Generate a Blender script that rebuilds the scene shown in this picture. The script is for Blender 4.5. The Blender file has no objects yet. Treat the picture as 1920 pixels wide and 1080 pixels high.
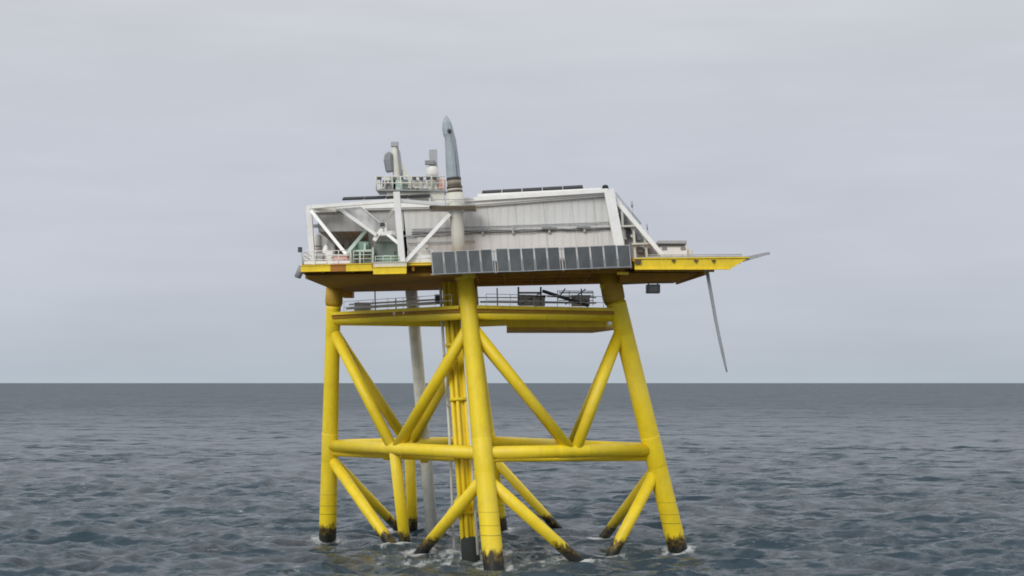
import bpy, math, random
import numpy as np
from mathutils import Vector, Matrix
random.seed(7); rng = np.random.default_rng(11)
S = bpy.context.scene; COL = S.collection
PI = math.pi
F = 2800.0; HC = 16.0                      # focal length in photo pixels, eye height above the sea

def at(px, py, Y):                          # photo pixel at depth Y -> point in the world (metres)
    return Vector(((px - 960.0) / F * Y, Y, HC - (py - 718.0) / F * Y))

# ------------------------------------------------------------------ materials
def new_mat(name):
    m = bpy.data.materials.new(name); m.use_nodes = True
    nt = m.node_tree; b = nt.nodes['Principled BSDF']
    return m, nt, b
def N(nt, t, **kw):
    n = nt.nodes.new(t)
    for k, v in kw.items(): setattr(n, k, v)
    return n
def noise(nt, scale, detail=4, rough=.6, vec=None, stretch=None):
    n = N(nt, 'ShaderNodeTexNoise'); n.inputs['Scale'].default_value = scale
    n.inputs['Detail'].default_value = detail; n.inputs['Roughness'].default_value = rough
    if vec is None: vec = N(nt, 'ShaderNodeNewGeometry').outputs['Position']
    if stretch:
        mp = N(nt, 'ShaderNodeMapping'); mp.inputs['Scale'].default_value = stretch
        nt.links.new(vec, mp.inputs['Vector']); vec = mp.outputs['Vector']
    nt.links.new(vec, n.inputs['Vector']); return n.outputs['Fac']
def ramp(nt, fac, lo, hi, a=(0, 0, 0, 1), b=(1, 1, 1, 1)):
    r = N(nt, 'ShaderNodeValToRGB'); e = r.color_ramp.elements
    e[0].position = lo; e[1].position = hi; e[0].color = a; e[1].color = b
    nt.links.new(fac, r.inputs['Fac']); return r.outputs['Color']
def mix(nt, fac, a, b):
    m = N(nt, 'ShaderNodeMix', data_type='RGBA')
    for s, v in ((m.inputs[0], fac), (m.inputs[6], a), (m.inputs[7], b)):
        if hasattr(v, 'is_output'): nt.links.new(v, s)
        elif s.type == 'RGBA': s.default_value = (*v, 1) if len(v) == 3 else v
        else: s.default_value = v
    return m.outputs[2]
def math_(nt, op, a, b=0.0, clamp=False):
    m = N(nt, 'ShaderNodeMath', operation=op); m.use_clamp = clamp
    for s, v in ((m.inputs[0], a), (m.inputs[1], b)):
        if hasattr(v, 'is_output'): nt.links.new(v, s)
        else: s.default_value = v
    return m.outputs[0]
def zpos(nt):
    s = N(nt, 'ShaderNodeSeparateXYZ'); g = N(nt, 'ShaderNodeNewGeometry')
    nt.links.new(g.outputs['Position'], s.inputs[0]); return s.outputs

def paint(name, col, dirt=(0.2, 0.17, 0.12), amount=.35, rough=.5, scale=1.2, bump=.0):
    """weathered paint: blotches plus vertical run-off streaks"""
    m, nt, b = new_mat(name)
    blot = ramp(nt, noise(nt, scale, 6, .65), .42, .78)
    strk = ramp(nt, noise(nt, 1.0, 5, .6, None, (2.6, 2.6, .18)), .5, .8)
    f = math_(nt, 'MULTIPLY', math_(nt, 'MAXIMUM', blot, strk), amount, True)
    c = mix(nt, f, col, dirt)
    nt.links.new(c, b.inputs['Base Color']); b.inputs['Roughness'].default_value = rough
    if bump:
        bp = N(nt, 'ShaderNodeBump'); bp.inputs['Strength'].default_value = bump; bp.inputs['Distance'].default_value = .05
        nt.links.new(noise(nt, 5, 3), bp.inputs['Height']); nt.links.new(bp.outputs[0], b.inputs['Normal'])
    return m

YEL = (0.90, 0.68, 0.017)
def jacket_paint(rings=True):
    """yellow paint, dark marine growth in the splash zone, faint weld rings above it"""
    m, nt, b = new_mat('jacket_yellow')
    xyz = zpos(nt); z = xyz[2]
    blot = ramp(nt, noise(nt, .8, 6, .65), .42, .8)
    strk = ramp(nt, noise(nt, 1.0, 5, .6, None, (2.2, 2.2, .12)), .52, .8)
    f = math_(nt, 'MULTIPLY', math_(nt, 'MAXIMUM', blot, strk), .42, True)
    c = mix(nt, f, YEL, (0.50, 0.33, 0.03))
    spot = ramp(nt, noise(nt, 1.0, 7, .75, None, (1.6, 1.6, .5)), .66, .74)
    c = mix(nt, math_(nt, 'MULTIPLY', spot, .55), c, (0.26, 0.12, 0.03))
    fade = ramp(nt, noise(nt, .16, 4, .6), .45, .68)
    c = mix(nt, math_(nt, 'MULTIPLY', fade, .30), c, (0.88, 0.70, 0.15))
    edge = math_(nt, 'ADD', z, math_(nt, 'MULTIPLY', math_(nt, 'SUBTRACT', noise(nt, 1.3, 6, .75, None, (1.4, 1.4, .45)), .5), 2.8))
    for zz, w, a in (((2.75, .045, .55), (3.6, .04, .45), (4.75, .04, .35)) if rings else ()):
        d = math_(nt, 'ABSOLUTE', math_(nt, 'SUBTRACT', z, zz))
        c = mix(nt, math_(nt, 'MULTIPLY', math_(nt, 'LESS_THAN', d, w), a), c, (0.12, 0.09, 0.02))
    brown = ramp(nt, noise(nt, 2.2, 5, .7), .45, .62, (0.022, 0.018, 0.010, 1), (0.20, 0.13, 0.016, 1))
    k = N(nt, 'ShaderNodeMapRange'); k.inputs[1].default_value = 1.75; k.inputs[2].default_value = 1.25
    nt.links.new(edge, k.inputs[0]); c = mix(nt, k.outputs[0], c, brown)
    k2 = N(nt, 'ShaderNodeMapRange'); k2.inputs[1].default_value = .95; k2.inputs[2].default_value = .35
    nt.links.new(edge, k2.inputs[0]); c = mix(nt, k2.outputs[0], c, (0.012, 0.014, 0.012))
    nt.links.new(c, b.inputs['Base Color']); b.inputs['Roughness'].default_value = .48
    bp = N(nt, 'ShaderNodeBump'); bp.inputs['Strength'].default_value = .25; bp.inputs['Distance'].default_value = .04
    nt.links.new(noise(nt, 3, 4), bp.inputs['Height']); nt.links.new(bp.outputs[0], b.inputs['Normal'])
    return m

def cladding(name, col, dirt, ribs=3.2):
    """ribbed sheet-metal wall with run-off stains"""
    m, nt, b = new_mat(name)
    xyz = zpos(nt)
    blot = ramp(nt, noise(nt, .45, 6, .65), .42, .8)
    strk = ramp(nt, noise(nt, 1.0, 6, .65, None, (2.4, 2.4, .10)), .46, .78)
    fine = ramp(nt, noise(nt, 1.0, 5, .65, None, (5.5, 5.5, .25)), .55, .8)
    f = math_(nt, 'MULTIPLY', math_(nt, 'MAXIMUM', math_(nt, 'MAXIMUM', blot, strk), fine), .30, True)
    c = mix(nt, f, col, dirt)
    sn = math_(nt, 'SINE', math_(nt, 'MULTIPLY', xyz[0], 2 * PI * ribs / 2.2))
    bp = N(nt, 'ShaderNodeBump'); bp.inputs['Strength'].default_value = .5; bp.inputs['Distance'].default_value = .055
    nt.links.new(sn, bp.inputs['Height']); nt.links.new(bp.outputs[0], b.inputs['Normal'])
    nt.links.new(c, b.inputs['Base Color']); b.inputs['Roughness'].default_value = .55
    return m

M = {}
M['jacket'] = jacket_paint(); M['brace'] = jacket_paint(False)
M['yellow'] = paint('deck_yellow', (0.82, 0.60, 0.012), (0.30, 0.17, 0.02), .35, .5)
M['under'] = paint('underside_shaded_yellow', (0.40, 0.195, 0.012), (0.16, 0.075, 0.010), .5, .7, .7)  # yellow paint of the underside, its shadow put into the brown
M['rust'] = paint('rusty_steel', (0.40, 0.17, 0.025), (0.20, 0.08, 0.02), .6, .75)
M['shaded_yellow'] = paint('deck_shaded_yellow_steel', (0.48, 0.295, 0.018), (0.22, 0.12, 0.015), .5, .6)  # yellow steel with the shade of the deck put into its colour
M['white'] = paint('white_paint', (0.78, 0.78, 0.76), (0.42, 0.40, 0.34), .28, .45)
M['offwhite'] = paint('cream_paint', (0.62, 0.61, 0.54), (0.36, 0.33, 0.26), .4, .5)
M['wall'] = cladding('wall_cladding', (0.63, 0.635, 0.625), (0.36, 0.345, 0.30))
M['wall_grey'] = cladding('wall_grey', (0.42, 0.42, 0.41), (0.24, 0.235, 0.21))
M['roof'] = paint('roof_sheet', (0.72, 0.71, 0.68), (0.40, 0.38, 0.32), .35, .55)
M['grey'] = paint('grey_steel', (0.22, 0.23, 0.24), (0.10, 0.10, 0.10), .4, .5)
M['midgrey'] = paint('mid_grey_steel', (0.36, 0.37, 0.38), (0.2, 0.2, 0.19), .4, .5)
M['boom'] = paint('boom_cover', (0.33, 0.375, 0.405), (0.20, 0.22, 0.25), .55, .6, .9)
M['growth'] = paint('marine_growth', (0.022, 0.028, 0.025), (0.012, 0.014, 0.012), .5, .9, 1.2, .6)
M['boomtip'] = paint('boom_tip_cover', (0.33, 0.345, 0.38), (0.2, 0.2, 0.23), .5, .6, .9)
M['dark'] = paint('dark_steel', (0.045, 0.05, 0.055), (0.02, 0.02, 0.02), .4, .5)
M['taupe'] = paint('brown_grey_paint', (0.25, 0.225, 0.17), (0.12, 0.09, 0.05), .5, .6)
M['black'] = paint('black_cell', (0.022, 0.023, 0.026), (0.012, 0.012, 0.012), .3, .85)
M['brown'] = paint('brown_grease', (0.085, 0.06, 0.028), (0.03, 0.02, 0.01), .5, .5)
M['green'] = paint('green_paint', (0.20, 0.34, 0.26), (0.11, 0.16, 0.13), .4, .5)
M['palegreen'] = paint('pale_green_paint', (0.50, 0.62, 0.54), (0.3, 0.35, 0.3), .4, .5)
M['greygreen'] = paint('grey_green_paint', (0.16, 0.21, 0.19), (0.08, 0.1, 0.09), .4, .5)
M['pink'] = paint('faded_red_paint', (0.68, 0.40, 0.36), (0.4, 0.25, 0.2), .5, .5)
M['red'] = paint('red_paint', (0.5, 0.05, 0.03), (0.2, 0.03, 0.02), .4, .5)
M['riser'] = paint('riser_grey_white', (0.80, 0.81, 0.77), (0.33, 0.32, 0.28), .4, .5)
M['frame'] = paint('panel_frame', (0.34, 0.36, 0.38), (0.22, 0.22, 0.22), .3, .4)
M['rope'] = paint('hose_grey', (0.30, 0.32, 0.34), (0.1, 0.1, 0.1), .3, .7)
M['grate'] = paint('galvanised_grating', (0.30, 0.31, 0.31), (0.16, 0.15, 0.13), .5, .6)
def solar_glass():
    m, nt, b = new_mat('solar_cell_glass')
    c = ramp(nt, noise(nt, .9, 5, .6), .3, .75, (0.040, 0.048, 0.055, 1), (0.072, 0.083, 0.086, 1))
    nt.links.new(c, b.inputs['Base Color']); b.inputs['Roughness'].default_value = .28
    b.inputs['Specular IOR Level'].default_value = .35
    return m
M['glass'] = solar_glass()

# ------------------------------------------------------------------ mesh building
class MB:
    def __init__(s): s.v = []; s.f = []; s.sm = []
    def add(s, vs, fs, smooth=False):
        o = len(s.v); s.v += [tuple(v) for v in vs]
        s.f += [tuple(i + o for i in f) for f in fs]; s.sm += [smooth] * len(fs) if isinstance(smooth, bool) else list(smooth)
        return s
    def path(s, pts, radii, n=20, sx=1.0, sy=1.0, cap=True):      # tube through points, one radius per point
        pts = [Vector(p) for p in pts]
        if not hasattr(radii, '__len__'): radii = [radii] * len(pts)
        d0 = (pts[-1] - pts[0]).normalized()
        u = d0.cross(Vector((0, 1, 0)))
        if u.length < .1: u = d0.cross(Vector((0, 0, 1)))
        vs = []; m = len(pts)
        for i, p in enumerate(pts):
            d = (pts[min(i + 1, m - 1)] - pts[max(i - 1, 0)]).normalized()
            uu = (u - d * u.dot(d)).normalized(); w = d.cross(uu).normalized()
            for k in range(n):
                a = 2 * PI * k / n
                vs.append(p + (uu * math.cos(a) * sx + w * math.sin(a) * sy) * radii[i])
        fs = [(i * n + k, i * n + (k + 1) % n, (i + 1) * n + (k + 1) % n, (i + 1) * n + k) for i in range(m - 1) for k in range(n)]
        sm = [True] * len(fs)
        if cap: fs += [tuple(range(n - 1, -1, -1)), tuple((m - 1) * n + k for k in range(n))]; sm += [False, False]
        return s.add(vs, fs, sm)
    def tube(s, a, b, r, r2=None, n=20): return s.path([a, b], [r, r if r2 is None else r2], n)
    def hexa(s, c):                                                   # 8 corners: bottom loop then top loop
        return s.add(c, [(3, 2, 1, 0), (4, 5, 6, 7), (0, 1, 5, 4), (1, 2, 6, 5), (2, 3, 7, 6), (3, 0, 4, 7)])
    def box(s, x0, x1, y0, y1, z0, z1, b=0.0):
        if b <= 0:
            return s.hexa([(x0, y0, z0), (x1, y0, z0), (x1, y1, z0), (x0, y1, z0), (x0, y0, z1), (x1, y0, z1), (x1, y1, z1), (x0, y1, z1)])
        poly = lambda z, i: [(x0 + b + i, y0 + i, z), (x1 - b - i, y0 + i, z), (x1 - i, y0 + b + i, z), (x1 - i, y1 - b - i, z), (x1 - b - i, y1 - i, z), (x0 + b + i, y1 - i, z), (x0 + i, y1 - b - i, z), (x0 + i, y0 + b + i, z)]
        L = poly(z0, b * .5) + poly(z0 + b * .5, 0) + poly(z1 - b * .5, 0) + poly(z1, b * .5)
        fs = [tuple(range(7, -1, -1)), tuple(range(24, 32))]
        for r in range(3): fs += [(r * 8 + k, r * 8 + (k + 1) % 8, r * 8 + 8 + (k + 1) % 8, r * 8 + 8 + k) for k in range(8)]
        return s.add(L, fs)
    def bar(s, a, b, w, h, up=(0, 0, 1)):                             # rectangular bar from a to b
        a, b = Vector(a), Vector(b); d = (b - a).normalized(); up = Vector(up)
        x = d.cross(up)
        if x.length < .05: x = d.cross(Vector((0, 1, 0)))
        x.normalize(); y = x.cross(d).normalized(); x *= w / 2; y *= h / 2
        return s.hexa([a - x - y, a + x - y, a + x + y, a - x + y, b - x - y, b + x - y, b + x + y, b - x + y])
    def slab(s, top, dz):                                             # polygon of 3-D points, extruded down by dz
        n = len(top); T = [Vector(p) for p in top]; B = [p - Vector((0, 0, dz)) for p in T]
        return s.add(T + B, [tuple(range(n)), tuple(range(2 * n - 1, n - 1, -1))] + [(k, n + k, n + (k + 1) % n, (k + 1) % n) for k in range(n)])
    def quad(s, bl, br, tr, tl, th, off=0.0):                         # thick panel on four corners
        q = [Vector(p) for p in (bl, br, tr, tl)]
        nrm = (q[1] - q[0]).cross(q[3] - q[0]).normalized()           # faces the viewer side when bl->br runs right
        f = [p + nrm * off for p in q]; b = [p + nrm * (off - th) for p in q]
        return s.hexa(b + f)
    def build(s, name, m, parent=None, loc=None):
        me = bpy.data.meshes.new(name)
        o0 = Vector((0, 0, 0))
        p = parent
        while p is not None: o0 = o0 + p.location; p = p.parent
        if loc is not None: o0 = o0 + Vector(loc) if parent is None else o0
        me.from_pydata([tuple(Vector(v) - o0) for v in s.v], [], s.f)
        me.polygons.foreach_set('use_smooth', s.sm); me.validate(); me.update()
        import bmesh
        bm = bmesh.new(); bm.from_mesh(me); bmesh.ops.recalc_face_normals(bm, faces=bm.faces); bm.to_mesh(me); bm.free()
        me.materials.append(M[m] if isinstance(m, str) else m)
        o = bpy.data.objects.new(name, me); COL.objects.link(o)
        if parent is not None: o.parent = parent
        elif loc is not None: o.location = loc
        return o

def tag(o, label=None, cat=None, group=None, kind=None):
    for k, v in (('label', label), ('category', cat), ('group', group), ('kind', kind)):
        if v: o[k] = v
    return o
def thing(name, loc, label, cat, group=None):
    o = bpy.data.objects.new(name, None); o.empty_display_size = .5; COL.objects.link(o); o.location = loc
    return tag(o, label, cat, group)
V = Vector

# ------------------------------------------------------------------ camera
cam = bpy.data.cameras.new('camera'); co = bpy.data.objects.new('camera', cam); COL.objects.link(co)
co.location = (0, 0, HC); co.rotation_euler = (PI / 2, 0, 0)
cam.sensor_width = 36; cam.lens = F / 1920 * 36; cam.shift_y = (718 - 540) / 1920
cam.clip_start = .5; cam.clip_end = 200000
S.camera = co

# ------------------------------------------------------------------ jacket (the yellow lattice on four legs)
zx = lambda a, b, z: a + (b - a) * ((z - a.z) / (b.z - a.z))       # point of line a-b at height z
LEG = {}
def leg_line(w, n, t): return {'w': V(w), 'n': V(n), 't': V(t)}
LEG['left'] = leg_line(at(614, 1012.7, 152), at(624.5, 601, 146.3), at(627.5, 540, 146))
LEG['front'] = leg_line(at(926, 1062.6, 130), at(880, 592, 132.8), at(871.5, 516, 133))
LEG['right'] = leg_line(at(1272, 1033.5, 142), at(1163, 596, 137.8), at(1141, 530, 137.5))
LEG['rear'] = leg_line((-1.4, 164, 0), (-4.1, 151, 22.1), (-4.4, 150.6, 25.6))
jk = thing('steel_jacket', (-1, 147, 0), 'yellow four legged steel lattice jacket standing in the sea', 'jacket')
leg_r = {'left': (.89, .70), 'front': (.93, .76), 'right': (.93, .87), 'rear': (.92, .76)}
legobj = {}
for k, L in LEG.items():
    L['b'] = L['w'] + (L['w'] - L['n']).normalized() * 7
    r0, r1 = leg_r[k]
    mb = MB().path([L['b'], L['w'], L['n'], L['t']], [r0 * 1.02, r0, r1, r1], 32)
    legobj[k] = mb.build('leg', 'jacket', jk)
    # joint cans: thicker sleeves where braces meet the leg
    for z in (9.6, 22.0):
        c = zx(L['w'], L['n'], z); d = (L['n'] - L['w']).normalized(); rr = r0 + (r1 - r0) * z / 22
        MB().path([c - d * 1.5, c - d * 1.42, c + d * 1.42, c + d * 1.5], [rr, rr + .014, rr + .014, rr], 32).build('joint_can', 'jacket', legobj[k])
on = lambda k, z: zx(LEG[k]['w'], LEG[k]['n'], z)
faces = [('left', 'front'), ('front', 'right'), ('right', 'rear'), ('rear', 'left')]
ZM = {'left': 9.75, 'front': 9.85, 'right': 9.75, 'rear': 9.8}
ZT = {'left': 22.1, 'front': 22.1, 'right': 22.15, 'rear': 22.1}
mid = {}
for a, b in faces:
    A, B = on(a, ZM[a]), on(b, ZM[b])
    MB().tube(A, B, .58).build('horizontal_brace', 'brace', jk)
    A2, B2 = on(a, ZT[a]), on(b, ZT[b])
    MB().tube(A2, B2, .46).build('top_brace', 'brace', jk)
    t = {('left', 'front'): .455, ('front', 'right'): .515}.get((a, b), .5)
    if 'rear' in (a, b):                                               # node position along the far faces, read off the photograph
        want = 1067 if 'right' in (a, b) else 768
        t = min((i / 200 for i in range(200)), key=lambda q: abs(960 + F * A.lerp(B, q).x / A.lerp(B, q).y - want))
    mid[(a, b)] = A.lerp(B, t)
    c = mid[(a, b)]
    for k, s in ((a, -.012), (b, .012)):                               # upper K braces
        top = on(k, ZT[k] - .9)
        MB().tube(top, c + (B - A) * s, .52).build('diagonal_brace', 'brace', jk)
    # gusset can at the node
    d = (B - A).normalized()
    MB().path([c - d * 1.6, c - d * 1.5, c + d * 1.5, c + d * 1.6], [.58, .60, .60, .58], 24).build('joint_can', 'jacket', jk)
# lower braces: from the legs down through the water surface
def low(a, zA, px, pyw, ext=5, r=.54, yoff=0.0):
    A = on(a, zA); P = at(px, pyw, F * HC / (pyw - 718)); d = (P - A).normalized()
    MB().tube(A, P + d * ext, r, n=24).build('lower_brace', 'brace', jk)
low('left', 8.6, 738, 1027); low('front', 7.8, 790, 1035); low('front', 7.7, 1082, 1051); low('right', 8.0, 1147, 1041)
low('left', 8.6, 752, 996, 5, .50); low('rear', 8.4, 1047, 993, 5, .5); low('right', 8.2, 1130, 1010, 5, .5); low('rear', 8.2, 822, 1000, 5, .5)
def vert(c, px, pyw, r):
    P = at(px, pyw, F * HC / (pyw - 718)); d = (P - c).normalized()
    MB().tube(c, P + d * 5, r, n=24).build('vertical_brace', 'brace', jk)
vert(mid[('left', 'front')], 760, 1026, .55); vert(mid[('rear', 'left')], 774, 997, .55)
# plan bracing a little lower, meeting at the riser guide
hub = at(880, 860, 137.2)
for k in ('left', 'right'):
    MB().tube(on(k, 9.0), hub, .33).build('plan_brace', 'brace', jk)
for px, py, Y in ((725, 851, 144.5), (796, 856, 141.5)):
    p = at(px, py, Y); MB().path([p + V((0, 0, .45)), p - V((0, 0, .2)), p - V((0, 0, .6))], [.5, .5, .3], 20).build('guide_bracket', 'brace', jk)

# bundle of yellow riser tubes beside the front leg
rb = thing('riser_bundle', at(883, 1048, 135.8), 'bundle of yellow riser tubes running down just left of the front leg', 'risers')
T0, T1 = at(845.5, 530, 137.2), at(883, 1047.5, 136)
dd = (T1 - T0).normalized()
for ox, oy, r in ((0, .2, .50), (-.62, -.1, .21), (.60, -.15, .23), (-.15, -.48, .17)):
    o = V((ox, oy, 0))
    MB().tube(T0 + o, T1 + o + dd * 5, r, n=20).build('riser_tube', 'brace', rb)
for z in (4.2, 9.2, 14.5, 19.5):
    c = zx(T0, T1, z); MB().path([c - dd * .14, c + dd * .14], [.92, .92], 24, 1, .8).build('clamp', 'brace', rb)
foot = zx(T0, T1, 1.0)
MB().path([foot - dd * 1.0, foot - dd * .8, foot + dd * 3], [.6, .83, .86], 24).build('protection_sleeve', 'growth', rb)

cs = thing('seawater_caisson', at(806, 1001, 158), 'long grey white caisson pipe hanging from the deck into the sea', 'caisson')
c0, c1 = at(769, 520, 151), at(811, 1003, 157.2)
MB().tube(c0, c1 + (c1 - c0).normalized() * 4, .62, .62, 28).build('pipe', 'riser', cs)
for t in (.12, .68):
    p = c0.lerp(c1, t); q = c0.lerp(c1, t + .012); MB().tube(p, q, .74, n=28).build('collar', 'riser' if t > .5 else 'grey', cs)
tp = thing('drain_pipe', at(850, 1040, 139), 'thin pale pipe beside the riser bundle, left of the front leg', 'pipe')
MB().path([at(826, 540, 138), at(831, 640, 138), at(842, 800, 138.5), at(852, 1035, 139)], .13, 12).build('pipe', 'riser', tp)
for py, px in ((598, 829.5), (667, 834), (760, 840)):
    MB().bar(at(px - 3, py, 138), at(px + 9, py, 138), .2, .16).build('bracket', 'midgrey', tp)
tp2 = thing('vent_pipe', at(893, 1030, 134.5), 'thin pale pipe squeezed between the riser bundle and the front leg', 'pipe')
MB().path([at(862, 560, 134.6), at(871, 660, 134.6), at(881, 800, 134.6), at(896, 1040, 135.2)], .12, 12).build('pipe', 'riser', tp2)
MB().bar(at(869, 650, 134.6), at(877, 650, 134.6), .16, .2).build('bracket', 'midgrey', tp2)

# ------------------------------------------------------------------ mezzanine walkway on top of the jacket
mz = thing('mezzanine_walkway', on('front', 22.4), 'yellow walkway level on top of the jacket braces below the main deck', 'walkway')
def raised(a, b, za, zb): return on(a, za), on(b, zb)
for a, b in faces:
    A, B = LEG[a]['n'].copy(), LEG[b]['n'].copy()
    A.z = 22.75 if a != 'rear' else 22.6; B.z = 22.75 if b != 'rear' else 22.6
    MB().bar(A.lerp(B, .03), B.lerp(A, .03), 1.5, .09).build('grating', 'grate', mz)
    n = (B - A).cross(V((0, 0, 1))).normalized()
    if n.y > 0 and (a, b) in (faces[0], faces[1]): n = -n
    MB().bar(A.lerp(B, .03) + n * .77 - V((0, 0, .02)), B.lerp(A, .03) + n * .77 - V((0, 0, .02)), .08, .30).build('kick_beam', 'yellow', mz)
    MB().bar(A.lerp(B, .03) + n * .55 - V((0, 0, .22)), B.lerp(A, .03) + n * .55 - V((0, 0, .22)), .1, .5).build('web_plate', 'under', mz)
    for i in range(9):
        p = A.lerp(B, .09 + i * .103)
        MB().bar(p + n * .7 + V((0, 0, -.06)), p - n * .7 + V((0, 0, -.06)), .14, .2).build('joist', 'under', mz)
# work floor hung under the right-hand bay
q = [at(950, 609, 139.5), at(990, 619, 139), at(1135, 616, 139.5), at(1150, 606, 141), at(1110, 606, 149), at(950, 606, 149)]
zf = 21.2
mbp = MB().slab([V((p.x, p.y, zf)) for p in q], .22); mbp.build('work_floor', 'shaded_yellow', mz)  # floor colour carries the shade below the deck
for p0, p1 in ((q[0], q[1]), (q[1], q[2]), (q[2], q[3])):
    MB().bar(V((p0.x, p0.y, zf + .4)), V((p1.x, p1.y, zf + .4)), .12, .8).build('edge_plate', 'yellow', mz)
for t in (.05, .5, .95):
    p = q[1].lerp(q[2], t); MB().bar((p.x, p.y, zf), (p.x, p.y + .4, 22.7), .1, .1).build('hanger', 'yellow', mz)

def handrail(name, pts, label, h=1.1, m='white', step=1.6, r=.035, mid_rails=(.55,), cat='handrail', group=None, plate=None):
    t = thing(name, pts[0], label, cat, group)
    rails = MB()
    for a, b in zip(pts[:-1], pts[1:]):
        a, b = V(a), V(b); n = max(1, round((b - a).length / step))
        for hh in (h,) + tuple(mid_rails):
            rails.tube(a + V((0, 0, hh)), b + V((0, 0, hh)), r, n=8)
        for i in range(n + 1):
            p = a.lerp(b, i / n); MB().tube(p, p + V((0, 0, h)), r, n=8).build('post', m, t)
    rails.build('rail', m, t)
    if plate:
        for a, b in zip(pts[:-1], pts[1:]):
            a, b = V(a), V(b); u = V((0, 0, 1))
            MB().quad(a + u * .05, b + u * .05, b + u * plate, a + u * plate, .03).build('toe_plate', m, t)
    return t
def lv(p, z): return V((p.x, p.y, z))
off = V((-.35, -.55, 0))
lw = [lv(LEG['left']['n'], 22.8) + V((1.2, -1.2, 0)), lv(LEG['front']['n'], 22.8) + V((-1.6, .6, 0))]
handrail('handrail', lw, 'pale handrail on the mezzanine walkway left of the front leg', 1.1, 'white', 2.2, .025)
rw = [lv(LEG['front']['n'], 22.8) + V((1.5, -.2, 0)), lv(LEG['right']['n'], 22.8) + V((-1.6, -1.1, 0))]
handrail('handrail', rw, 'pale handrail on the mezzanine walkway right of the front leg', 1.1, 'white', 2.2, .025)

# equipment standing on the mezzanine
def cabinet(name, px0, px1, py0, py1, Y, depth, m, label, cat, lid=None, door=True, legs=0.0, group=None, b=.05):
    a, c = at(px0, py1, Y), at(px1, py0, Y)
    t = thing(name, (a.x, Y, a.z), label, cat, group)
    MB().box(a.x, c.x, Y, Y + depth, a.z + legs, c.z, b).build('body', m, t)
    if lid: MB().box(a.x - .08, c.x + .08, Y - .08, Y + depth + .08, c.z, c.z + .14, .04).build('lid', lid, t)
    if door:
        w = c.x - a.x; h = c.z - a.z - legs
        d = MB().box(a.x + w * .1, a.x + w * .9, Y - .03, Y + .0, a.z + legs + h * .12, c.z - h * .12, .01).build('door', m, t)
        MB().box(a.x + w * .76, a.x + w * .82, Y - .07, Y - .03, a.z + legs + h * .4, a.z + legs + h * .6).build('handle', 'dark', d)
    if legs:
        for xx in (a.x + .1, c.x - .1):
            for yy in (Y + .12, Y + depth - .12): MB().box(xx - .06, xx + .06, yy - .06, yy + .06, a.z, a.z + legs).build('leg', 'grey', t)
    return t
cabinet('switch_cabinet', 972, 1002, 553, 572, 143, 1.4, 'roof', 'blue grey switch cabinet under the deck, right of the front leg', 'cabinet')
cabinet('pump_skid', 1002, 1022, 557, 573, 142.5, 1.2, 'roof', 'small grey pump housing next to the switch cabinet under the deck', 'machine', 'dark')
cabinet('grey_container', 1072, 1106, 556, 573, 144, 1.6, 'white', 'pale grey box beside the right leg under the deck', 'box', 'midgrey')
cabinet('grey_bin', 664, 694, 567, 585, 148, 1.4, 'white', 'pale grey bin on the mezzanine near the left leg', 'bin')
cabinet('cable_drum_box', 815, 828, 552, 568, 141, .8, 'dark', 'tiny dark box on the walkway just left of the riser bundle', 'box', None, False)
up = thing('added_pale_pipes', at(760, 585, 147), 'added pale pipes lightening the view below the deck between left and right legs', 'pipes')  # pipes added to make the zone below the deck look paler
for (x0, y0, x1, y1, Y0, Y1, r) in ((650, 578, 858, 566, 148, 141, .14), (655, 571, 850, 560, 149, 142, .09), (900, 566, 1118, 568, 143, 144, .09), (896, 558, 970, 558, 144, 144, .05), (1025, 556, 1118, 558, 145, 145, .06)):
    MB().tube(at(x0, y0, Y0), at(x1, y1, Y1), r, n=10).build('pipe', 'white', up)
for px, y0, y1 in ((703, 545, 585), (742, 560, 585), (932, 540, 575), (1090, 541, 574)):
    MB().tube(at(px, y0, 146), at(px + 1, y1, 146), .06, n=8).build('pipe_support', 'midgrey', up)
hs = thing('underdeck_stair', at(1103, 574, 140), 'dark stair slanting from the mezzanine walkway up to the deck underside', 'stair')
sa, sb = at(1017, 545, 140), at(1104, 573, 140)
for o in (0, .8): MB().bar(sa + V((0, o, 0)), sb + V((0, o, 0)), .08, .26).build('stringer', 'dark', hs)
tr = MB()
for i in range(14):
    p = sa.lerp(sb, (i + .5) / 14); tr.box(p.x - .14, p.x + .14, p.y + .05, p.y + .75, p.z - .02, p.z + .02)
tr.build('treads', 'grey', hs)
uf = thing('hanger_gantry', at(972, 573, 141), 'dark square hanger frame under the deck above the switch cabinet', 'frame')
for p, qq in (((972, 538, 141), (972, 572, 141)), ((1014, 538, 141), (1014, 572, 141)), ((972, 549, 141), (1014, 549, 141))):
    MB().bar(at(*p), at(*qq), .17, .17).build('beam', 'grey', uf)
for p, qq in (((976, 571, 141.2), (1012, 550, 141.2)), ((1060, 571, 141.6), (1098, 542, 141.6)), ((1048, 549, 141.4), (1112, 549, 141.4))):
    MB().bar(at(*p), at(*qq), .11, .11).build('brace', 'grey', uf)
MB().bar(at(1060, 541, 141), at(1046, 560, 141), .12, .12).build('brace', 'brown', uf)
handrail('handrail', [at(1045, 572, 142.6), at(1112, 572.5, 142.6)], 'short pale handrail in front of the grey box beside the right leg', 1.35, 'midgrey', 1.1, .035, (.45, .9))
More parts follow.
